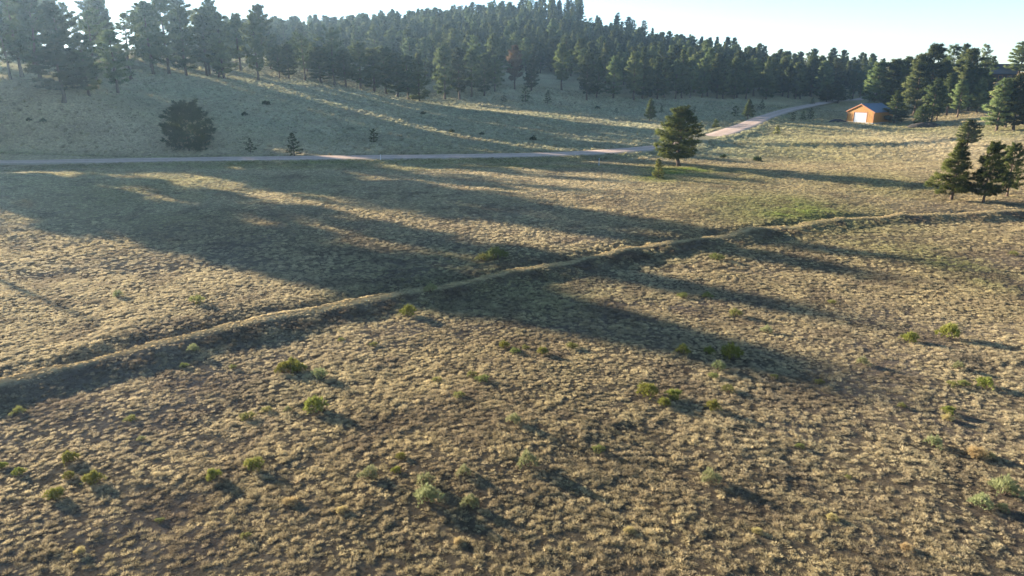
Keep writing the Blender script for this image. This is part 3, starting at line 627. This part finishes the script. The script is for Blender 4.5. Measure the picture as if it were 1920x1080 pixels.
for (px, py, w, k, lab), (x, y, z) in zip(shrubs, H_):
    dep = y*cP+(CAM_H-z)*sP; s = w/FPX*dep/1.05
    o = bpy.data.objects.new(NM[k], random.choice(SH[k])); C.objects.link(o); o.location = (x, y, z); o.rotation_euler = (0, 0, random.uniform(0, 6.28)); o.scale = (s, s, s*random.uniform(1.0, 1.3)); SPOT.append((x, y, .45*s))
    if lab: tag(o, lab, 'bush' if k != 't' else 'grass clump')
    else:
        side = 'left' if px < 640 else 'middle' if px < 1280 else 'right'
        zone = 'foreground' if py > 700 else 'meadow' if py > 305 else 'slope beyond the road'
        tag(o, f'{ADJ[k]} scattered in the dry grass of the {side} {zone}', 'bush' if k != 't' else 'grass clump', f'{ADJ[k]} group, {side} {zone}')

# ------------------------------------------------------------------ grass and far trees: scatter of instances
def hidden(name, v, f, m):
    o = link_mesh(name, v, f, m); C.objects.unlink(o); return o
def tussock(seed, n, rad, hgt, w, spread):
    g = np.random.default_rng(seed); a = g.uniform(0, 6.28, n); q = rad*np.sqrt(g.uniform(0, 1, n))
    b = np.c_[np.cos(a)*q, np.sin(a)*q, np.full(n, -.03)]
    lean = spread*(.25+q/rad)*g.uniform(.5, 1.3, n); l = hgt*g.uniform(.55, 1.1, n)
    az = a+g.normal(0, .7, n)
    d = np.c_[np.cos(az)*np.sin(lean), np.sin(az)*np.sin(lean), np.cos(lean)]
    s = np.cross(d, g.normal(0, 1, (n, 3))); s /= np.linalg.norm(s, axis=1)[:, None]; ww = w*g.uniform(.6, 1.4, (n, 1))
    mid = b+d*(l*.55)[:, None]; tip = b+d*l[:, None]; tip[:, 2] -= l*.18*lean
    v = np.stack([b-s*ww*.5, b+s*ww*.5, mid-s*ww*.42, mid+s*ww*.42, tip], 1).reshape(-1, 3); i = np.arange(n)[:, None]*5
    f = np.concatenate([i+[[0, 1, 3]], i+[[0, 3, 2]], i+[[2, 3, 4]]])
    return v, f
tus = [hidden('grass_tussock', *tussock(200+k, n, rad, hg, w, sp), m_grass) for k, (n, rad, hg, w, sp) in enumerate([
    (130, .09, .14, .010, 1.0), (125, .11, .12, .011, 1.15), (110, .07, .18, .009, .85), (120, .13, .10, .012, 1.25), (90, .11, .085, .012, 1.35)])]
def scatter(name, P, scl, rot, idx, col, objs, label, cat, aspect=None):
    me = bpy.data.meshes.new(name); me.vertices.add(len(P)); me.vertices.foreach_set('co', np.asarray(P, np.float32).ravel())
    for nm, ty, dat, key in (('scl', 'FLOAT_VECTOR', scl, 'vector'), ('rot', 'FLOAT_VECTOR', rot, 'vector'), ('idx', 'INT', idx, 'value'), ('col', 'FLOAT_COLOR', col, 'color')):
        a = me.attributes.new(nm, ty, 'POINT'); a.data.foreach_set(key, np.asarray(dat, np.int32 if ty == 'INT' else np.float32).ravel())
    me.update(); o = bpy.data.objects.new(name, me); C.objects.link(o)
    ng = bpy.data.node_groups.new(name, 'GeometryNodeTree')
    ng.interface.new_socket('Geometry', in_out='INPUT', socket_type='NodeSocketGeometry'); ng.interface.new_socket('Geometry', in_out='OUTPUT', socket_type='NodeSocketGeometry')
    ns, ln = ng.nodes, ng.links; gi = ns.new('NodeGroupInput'); go = ns.new('NodeGroupOutput'); jn = ns.new('GeometryNodeJoinGeometry')
    def attr(nm, ty): a = ns.new('GeometryNodeInputNamedAttribute'); a.data_type = ty; a.inputs[0].default_value = nm; return a.outputs[0]
    ai, asc, aro = attr('idx', 'INT'), attr('scl', 'FLOAT_VECTOR'), attr('rot', 'FLOAT_VECTOR')
    for k, ob in enumerate(objs):
        inf = ns.new('GeometryNodeObjectInfo'); inf.inputs['Object'].default_value = ob
        cmp_ = ns.new('FunctionNodeCompare'); cmp_.data_type = 'INT'; cmp_.operation = 'EQUAL'; ln.new(ai, cmp_.inputs[2]); cmp_.inputs[3].default_value = k
        ip = ns.new('GeometryNodeInstanceOnPoints'); ln.new(gi.outputs[0], ip.inputs['Points']); ln.new(cmp_.outputs[0], ip.inputs['Selection'])
        ln.new(inf.outputs['Geometry'], ip.inputs['Instance']); ln.new(aro, ip.inputs['Rotation']); ln.new(asc, ip.inputs['Scale']); ln.new(ip.outputs[0], jn.inputs[0])
    ln.new(jn.outputs[0], go.inputs[0])
    md = o.modifiers.new('scatter', 'NODES'); md.node_group = ng
    return tag(o, label, cat, kind='stuff')
def grass_ring(y0, y1, dens, s0, s1, seed, name, label, xmax=None):
    g = np.random.default_rng(seed); wid = lambda y: .80*y+4
    n = int(dens*(.80*(y1*y1-y0*y0)+8*(y1-y0))); y = np.sqrt(g.uniform(0, 1, n)*(y1*y1-y0*y0)+y0*y0); x = g.uniform(-1, 1, n)*wid(y)
    gr, so = cover(x, y); keep = g.uniform(0, 1, n) > so*.55+.10
    cl = fbm(x/.5, y/.5, 19, 2); keep &= g.uniform(0, 1, n) < .45+.9*sstep(.35, .62, cl)
    r = np.abs(sdist(x, y, ROAD)); keep &= r > 2.75+g.uniform(0, .5, n)
    if y0 < 100:
        for sx_, sy_, sr_ in SPOT: keep &= ((x-sx_)**2+(y-sy_)**2 > sr_*sr_)
    x, y, gr, so, r = x[keep], y[keep], gr[keep], so[keep], r[keep]; n = len(x); z = ground_z(x, y)
    b = np.abs(sdist(x, y, BERM))
    s = g.uniform(s0, s1, n)*(.75+.5*fbm(x/4, y/4, 29, 2))*(1-.55*(1-sstep(.35, .8, b)))
    s *= 1+.1*np.exp(-((r-4.8)/1.6)**2)
    zs = s*g.uniform(.75, 1.25, n)*(1+.5*sstep(100, 125, y))
    rot = np.c_[g.normal(0, .12, n), g.normal(0, .12, n), g.uniform(0, 6.28, n)]
    rnd = np.clip(.45*g.uniform(0, 1, n)+1.2*(fbm(x/1.1, y/1.1, 23, 3)-.5)+.3, 0, 1)
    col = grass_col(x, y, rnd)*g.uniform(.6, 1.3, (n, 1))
    print(name, n)
    return scatter(name, np.c_[x, y, z], np.c_[s, s, zs], rot, g.integers(0, len(tus), n), np.c_[col, np.ones(n)], tus, label, 'grass')
grass_ring(11, 46, 74, .38, 1.08, 301, 'dry_grass', 'dry tan bunch grass covering the near meadow and embankment')
grass_ring(46, 112, 20, .75, 1.4, 302, 'dry_grass', 'dry grass of the middle meadow up to the road')
grass_ring(112, 250, 2.6, 1.3, 2.6, 303, 'dry_grass', 'pale grass of the slopes and valley beyond the road')
# the forest's farthest trees, beyond the ones that can be counted
fobj = {}
for v in ('pond1', 'pond2', 'pond3', 'fir1', 'fir2', 'airy'):
    t, c = VAR[v][2]; nt = len(t.vertices)
    vv = np.empty(len(t.vertices)*3, np.float32); t.vertices.foreach_get('co', vv)
    o = bpy.data.objects.new('far_pine', c); fobj[v] = o
fk = list(fobj); fr = forest_rest
if fr:
    g = np.random.default_rng(5)
    scatter('far_forest', [q[:3] for q in fr], [(q[3]/16,)*3 for q in fr], np.c_[np.zeros(len(fr)), np.zeros(len(fr)), g.uniform(0, 6.28, len(fr))], [fk.index(q[4]) for q in fr], np.ones((len(fr), 4)), [fobj[k] for k in fk], 'far pines massed along the top of the forest hill', 'forest')

# ------------------------------------------------------------------ boxes for the built things
def box_mesh(b, V, F):
    (x0, x1), (y0, y1), (z0, z1) = b; i = len(V)
    V += [(x0,y0,z0),(x1,y0,z0),(x1,y1,z0),(x0,y1,z0),(x0,y0,z1),(x1,y0,z1),(x1,y1,z1),(x0,y1,z1)]
    F += [[i,i+3,i+2,i+1],[i+4,i+5,i+6,i+7],[i,i+1,i+5,i+4],[i+1,i+2,i+6,i+5],[i+2,i+3,i+7,i+6],[i+3,i,i+4,i+7]]
def part(name, boxes, m, parent):
    V, F = [], []
    for b in boxes: box_mesh(b, V, F)
    return link_mesh(name, V, F, m, parent)
def prism(name, poly, y0, y1, m, parent):            # a profile in x,z pushed along y
    k = len(poly); V = [(x, y0, z) for x, z in poly]+[(x, y1, z) for x, z in poly]
    F = [list(range(k)), list(range(2*k-1, k-1, -1))]+[[i, i+k, (i+1) % k+k, (i+1) % k] for i in range(k)]
    o = link_mesh(name, V, F, m, parent)
    return o
m_wood, ns, ln = mat('stained_board_siding')
tc = ns.new('ShaderNodeTexCoord'); mp = ns.new('ShaderNodeMapping'); mp.inputs['Scale'].default_value = (9, 9, .6); ln.new(tc.outputs['Object'], mp.inputs[0])
nz = noise(ns, ln, 1.0, 6, .6, mp.outputs[0]); a = ramp(ns, ln, nz.outputs[0], [(.3, (.30, .13, .018)), (.55, (.43, .20, .028)), (.75, (.50, .255, .045))])
p = ns.new('ShaderNodeBsdfPrincipled'); p.inputs['Roughness'].default_value = .6; ln.new(a.outputs[0], p.inputs['Base Color']); o_ = ns.new('ShaderNodeOutputMaterial'); ln.new(p.outputs[0], o_.inputs[0])
m_trim = simple('dark_orange_trim', (.34, .13, .045), .6, .15, 2)
m_roof = simple('blue_grey_metal_roof', (.10, .15, .20), .5, .12, 1.5)
m_white = simple('white_painted_steel', (.36, .39, .43), .45, .04, 1)
m_conc = simple('concrete_slab', (.38, .35, .31), .9, .15, 3)
m_black = simple('black_plastic_sheet', (.018, .018, .02), .5, .3, 3, .05)
m_darkwall = simple('dark_brown_cladding', (.05, .035, .03), .7, .25, 2)
m_darkroof = simple('dark_blue_roof', (.018, .03, .05), .55, .15, 1)
m_glass, ns, ln = mat('window_glass'); p = ns.new('ShaderNodeBsdfPrincipled'); p.inputs['Base Color'].default_value = (.03, .04, .05, 1); p.inputs['Roughness'].default_value = .08; o_ = ns.new('ShaderNodeOutputMaterial'); ln.new(p.outputs[0], o_.inputs[0])
m_pole = simple('weathered_pole_wood', (.30, .27, .24), .9, .2, 4)

# garage: local -y is the gable front
Wd, Dp, Eh, Ap = 7.6, 9.0, 2.95, 4.8
x, y, z = hit(1610, 230)[0]
ga = empty('garage', (x+4.0, y+2.4, z+.02), R(-58)); tag(ga, 'small orange wooden garage with white door and blue-grey gable roof', 'garage')
hw, hd = Wd/2, Dp/2; dw, dh = 1.85, 2.65
part('foundation', [((-hw-.15, hw+.15), (-hd-.15, hd+.15), (-.7, .12))], m_conc, ga)
# front gable wall round the door opening, boards as grooved pieces
V, F = [], []
fw = link_mesh('front_wall', [(-hw,-hd,.12),(-dw,-hd,.12),(-dw,-hd,dh),(dw,-hd,dh),(dw,-hd,.12),(hw,-hd,.12),(hw,-hd,Eh),(0,-hd,Ap),(-hw,-hd,Eh),
    (-hw,-hd+.16,.12),(-dw,-hd+.16,.12),(-dw,-hd+.16,dh),(dw,-hd+.16,dh),(dw,-hd+.16,.12),(hw,-hd+.16,.12),(hw,-hd+.16,Eh),(0,-hd+.16,Ap),(-hw,-hd+.16,Eh)],
    [[0,1,2,8],[2,3,7,8],[3,6,7],[3,4,5,6],[17,11,10,9],[17,16,12,11],[16,15,12],[15,14,13,12],[1,10,11,2],[2,11,12,3],[3,12,13,4],[8,17,9,0],[5,14,15,6],[6,15,16,7],[7,16,17,8]], m_wood, ga)
for sx in (-1, 1): part('side_wall', [((sx*hw-.08 if sx > 0 else -hw-.08+.08, sx*hw if sx > 0 else -hw+.16-.08), (-hd+.165, hd-.165), (.12, Eh))], m_wood, ga)
bw = prism('rear_wall', [(-hw, .12), (hw, .12), (hw, Eh), (0, Ap), (-hw, Eh)], hd-.16, hd, m_wood, ga)
bt = [((-hw+.33*k-.02+.1, -hw+.33*k+.02+.1), (-hd-.025, -hd-.003), (.14 if abs(-hw+.33*k+.1) > dw+.15 else dh+.14, Eh+(Ap-Eh)*(1-abs(-hw+.33*k+.1)/hw)-.03)) for k in range(24)]
for b in bt: part('batten', [b], m_wood, fw)
for sx in (-1, 1):
    ov = .45; sl = (Ap-Eh)/hw
    pr = [(0, Ap+.02), (sx*(hw+ov), Eh-ov*sl+.02), (sx*(hw+ov), Eh-ov*sl+.16), (0, Ap+.16)]
    rp_ = prism('roof_slope', pr if sx < 0 else pr[::-1], -hd-.22, hd+.22, m_roof, ga)
    for q in range(9):
        yy = -hd-.1+q*1.12; rb = [(0.02*sx, Ap+.165), (sx*(hw+ov-.02), Eh-ov*sl+.165), (sx*(hw+ov-.02), Eh-ov*sl+.20), (0.02*sx, Ap+.20)]
        prism('roof_rib', rb if sx < 0 else rb[::-1], yy, yy+.05, m_roof, rp_)
    fb = [(0, Ap-.14), (sx*(hw+ov), Eh-ov*sl-.14), (sx*(hw+ov), Eh-ov*sl+.14), (0, Ap+.14)]
    prism('fascia_board', fb if sx < 0 else fb[::-1], -hd-.28, -hd-.223, m_trim, ga)
    part('corner_trim', [((sx*hw-.09+(.012*sx), sx*hw+.09+(.012*sx)), (-hd-.045, -hd+.10), (.13, Eh-.12))], m_trim, ga)
part('ridge_cap', [((-.16, .16), (-hd-.24, hd+.24), (Ap+.15, Ap+.24))], m_roof, ga)
door = empty('garage_door', (0, -hd+.06, 0)); door.parent = ga
for k in range(4): part('door_section', [((-dw+.02, dw-.02), (-.03, .03), (.14+k*.625, .14+k*.625+.615))], m_white, door)
part('handle', [((-.12, .12), (-.07, -.033), (.5, .56))], m_pole, door)
for sx in (-1, 1): part('door_frame', [((sx*(dw+.08)-.08, sx*(dw+.08)+.08), (-hd-.04, -hd-.004), (.13, dh+.16))], m_trim, ga)
part('door_frame', [((-dw+.003, dw-.003), (-hd-.038, -hd-.004), (dh, dh+.158))], m_trim, ga)
# driveway apron in front of the garage door is bare soil; a heap under black sheet lies left of it
def mound(name, px, py, lx, ly, hz, m, label, cat, rz=0, seed=1):
    x, y, z = hit(px, py)[0]; g = np.random.default_rng(seed); nn = 22; V = []; 
    for j in range(7):
        for i in range(nn):
            a = i/nn*2*math.pi; q = 1-j/6.5; rr = q*(1+.18*math.sin(3*a+seed)+.1*math.sin(7*a)); V.append((math.cos(a)*lx*rr, math.sin(a)*ly*rr, hz*(1-q**2.2)-.15*(j == 0)+g.normal(0, .03)*hz))
    F = [[j*nn+i, j*nn+(i+1) % nn, (j+1)*nn+(i+1) % nn, (j+1)*nn+i] for j in range(6) for i in range(nn)]+[[6*nn+i for i in range(nn)]]
    o = link_mesh(name, V, F, m, smooth=True); o.location = (x, y, z); o.rotation_euler = (0, 0, rz); tag(o, label, cat); return o
mound('covered_heap', 1569, 229, 2.6, 1.0, .75, m_black, 'low black sheet-covered heap on the ground left of the garage', 'heap', 0, 3)
mound('earth_heap', 1738, 238, 4.2, 2.0, 1.1, simple('dark_earth', (.06, .048, .036), .95, .3, 2, .1), 'dark earth heap beneath the bush right of the garage', 'heap', 0, 5)

# house in the trees on the right
x, y, z = atY(1874, 146, 238); z = float(ground_z(np.array([x]), np.array([y]))[0])
ho = empty('house', (x, y, z-.2), R(-30)); tag(ho, 'dark house with a blue-grey roof among pines on the right hill', 'house')
hz_ = CAM_H+ (ray(1880,146)[2]/ray(1880,146)[1])*238 - z + .2
e = max(1.8, hz_-1.2)
part('wall', [((-4.2, 4.2), (-3.4, 3.4), (-.6, e+.2))], m_darkwall, ho)
for sy in (-1, 1):
    k = [(0, 0)]
    V = [(-4.8, 0, e+3.0), (4.8, 0, e+3.0), (4.8, sy*4.2, e), (-4.8, sy*4.2, e), (-4.8, 0, e+3.2), (4.8, 0, e+3.2), (4.8, sy*4.2, e+.2), (-4.8, sy*4.2, e+.2)]
    F = [[0,1,2,3],[4,5,6,7],[0,1,5,4],[1,2,6,5],[2,3,7,6],[3,0,4,7]]
    link_mesh('roof_slope', V, F, m_darkroof, ho)
for sx in (-1, 1): link_mesh('gable', [(sx*4.19,-3.4,e+.2),(sx*4.19,3.4,e+.2),(sx*4.19,0,e+2.7),(sx*4.05,-3.4,e+.2),(sx*4.05,3.4,e+.2),(sx*4.05,0,e+2.7)], [[0,1,2],[3,5,4],[0,2,5,3],[1,4,5,2],[0,3,4,1]], m_darkwall, ho)
for wx in (-2.4, 0, 2.4):
    w_ = part('window', [((wx-.55, wx+.55), (-3.46, -3.41), (e-1.5, e-.3))], m_trim, ho); part('pane', [((wx-.47, wx+.47), (-3.48, -3.465), (e-1.42, e-.38))], m_glass, w_)
part('chimney', [((-4.6, -4.25), (-1.2, -.8), (0, e+2.7))], m_pole, ho)

# power pole and marker posts
def pole(px, by, ty, Y, label):
    x, y, z = atY(px, by, Y); z = float(ground_z(np.array([x]), np.array([y]))[0]); v = (540-ty)/FPX; h = CAM_H+(-sP+v*cP)*(y/(cP+v*sP))-z
    r = empty('utility_pole', (x, y, z)); tag(r, label, 'utility pole'); V, F = [], []
    tube(np.array([[0, 0, -.3], [0, 0, h*.5], [0, 0, h]]), np.array([.19, .16, .12]), 8, V, F)
    link_mesh('pole', np.concatenate(V), np.concatenate(F), m_pole, r)
    part('crossarm', [((-1.2, 1.2), (-.18, -.06), (h-1.0, h-.86))], m_pole, r)
    for q in (-1.05, 0, 1.05): part('insulator', [((q-.05, q+.05), (-.16, -.06), (h-.858, h-.70))], m_white, r)
pole(1611, 146, 117, 330, 'thin pale utility pole in the gap between forest and garage pines')
ex, ey, ez = hit(132, 585)[0]; L_ = 50; x, y = ex+math.sin(SUN_AZ)*L_, ey+math.cos(SUN_AZ)*L_; z = float(ground_z(np.array([x]), np.array([y]))[0])
hp = empty('utility_pole', (x, y, z), R(-34)); tag(hp, 'two-legged wooden utility pole past the left edge, its shadow in view', 'utility pole'); ph = L_*math.tan(SUN_EL)
for qx, qh in ((0, ph), (-1.7, ph*.86)):
    V, F = [], []; tube(np.array([[qx, 0, -.4], [qx, 0, qh*.5], [qx, 0, qh]]), np.array([.17, .15, .12]), 8, V, F); link_mesh('pole', np.concatenate(V), np.concatenate(F), m_pole, hp)
part('crossarm', [((-2.1, .5), (-.32, -.18), (ph*.8, ph*.8+.16))], m_pole, hp)
def post(px, by, ty, label):
    x, y, z = hit(px, by)[0]; h = (by-ty)/FPX*y*1.02; r = empty('marker_post', (x, y, z), .5); tag(r, label, 'post')
    part('stake', [((-.06, .06), (-.025, .025), (-.2, h-.25))], m_white, r); part('reflector', [((-.065, .065), (-.03, .03), (h-.247, h))], m_white, r)
post(1123, 311, 297, 'thin white marker post at the near verge of the road, left of the lone pine')
post(714, 301, 291, 'small pale marker post at the verge of the straight road')

# ------------------------------------------------------------------ haze
m_h, ns, ln = mat('morning_haze'); pv = ns.new('ShaderNodeVolumePrincipled'); pv.inputs['Color'].default_value = (.5, .75, 1.0, 1); pv.inputs['Density'].default_value = .00020; pv.inputs['Anisotropy'].default_value = .6
o_ = ns.new('ShaderNodeOutputMaterial'); ln.new(pv.outputs[0], o_.inputs[1])
V, F = [], []; gl, gh = float(GZ.min()), 85.0
box_mesh(((gx[0]-20, gx[-1]+20), (gy[0]-20, gy[-1]+20), (gl-1.0, gh)), V, F)
hz = link_mesh('haze', V, F, m_h); tag(hz, 'thin bluish morning haze over the meadow and hills', 'haze', kind='stuff')
print('z range', GZ.min(), GZ.max(), 'objects', len(C.objects))
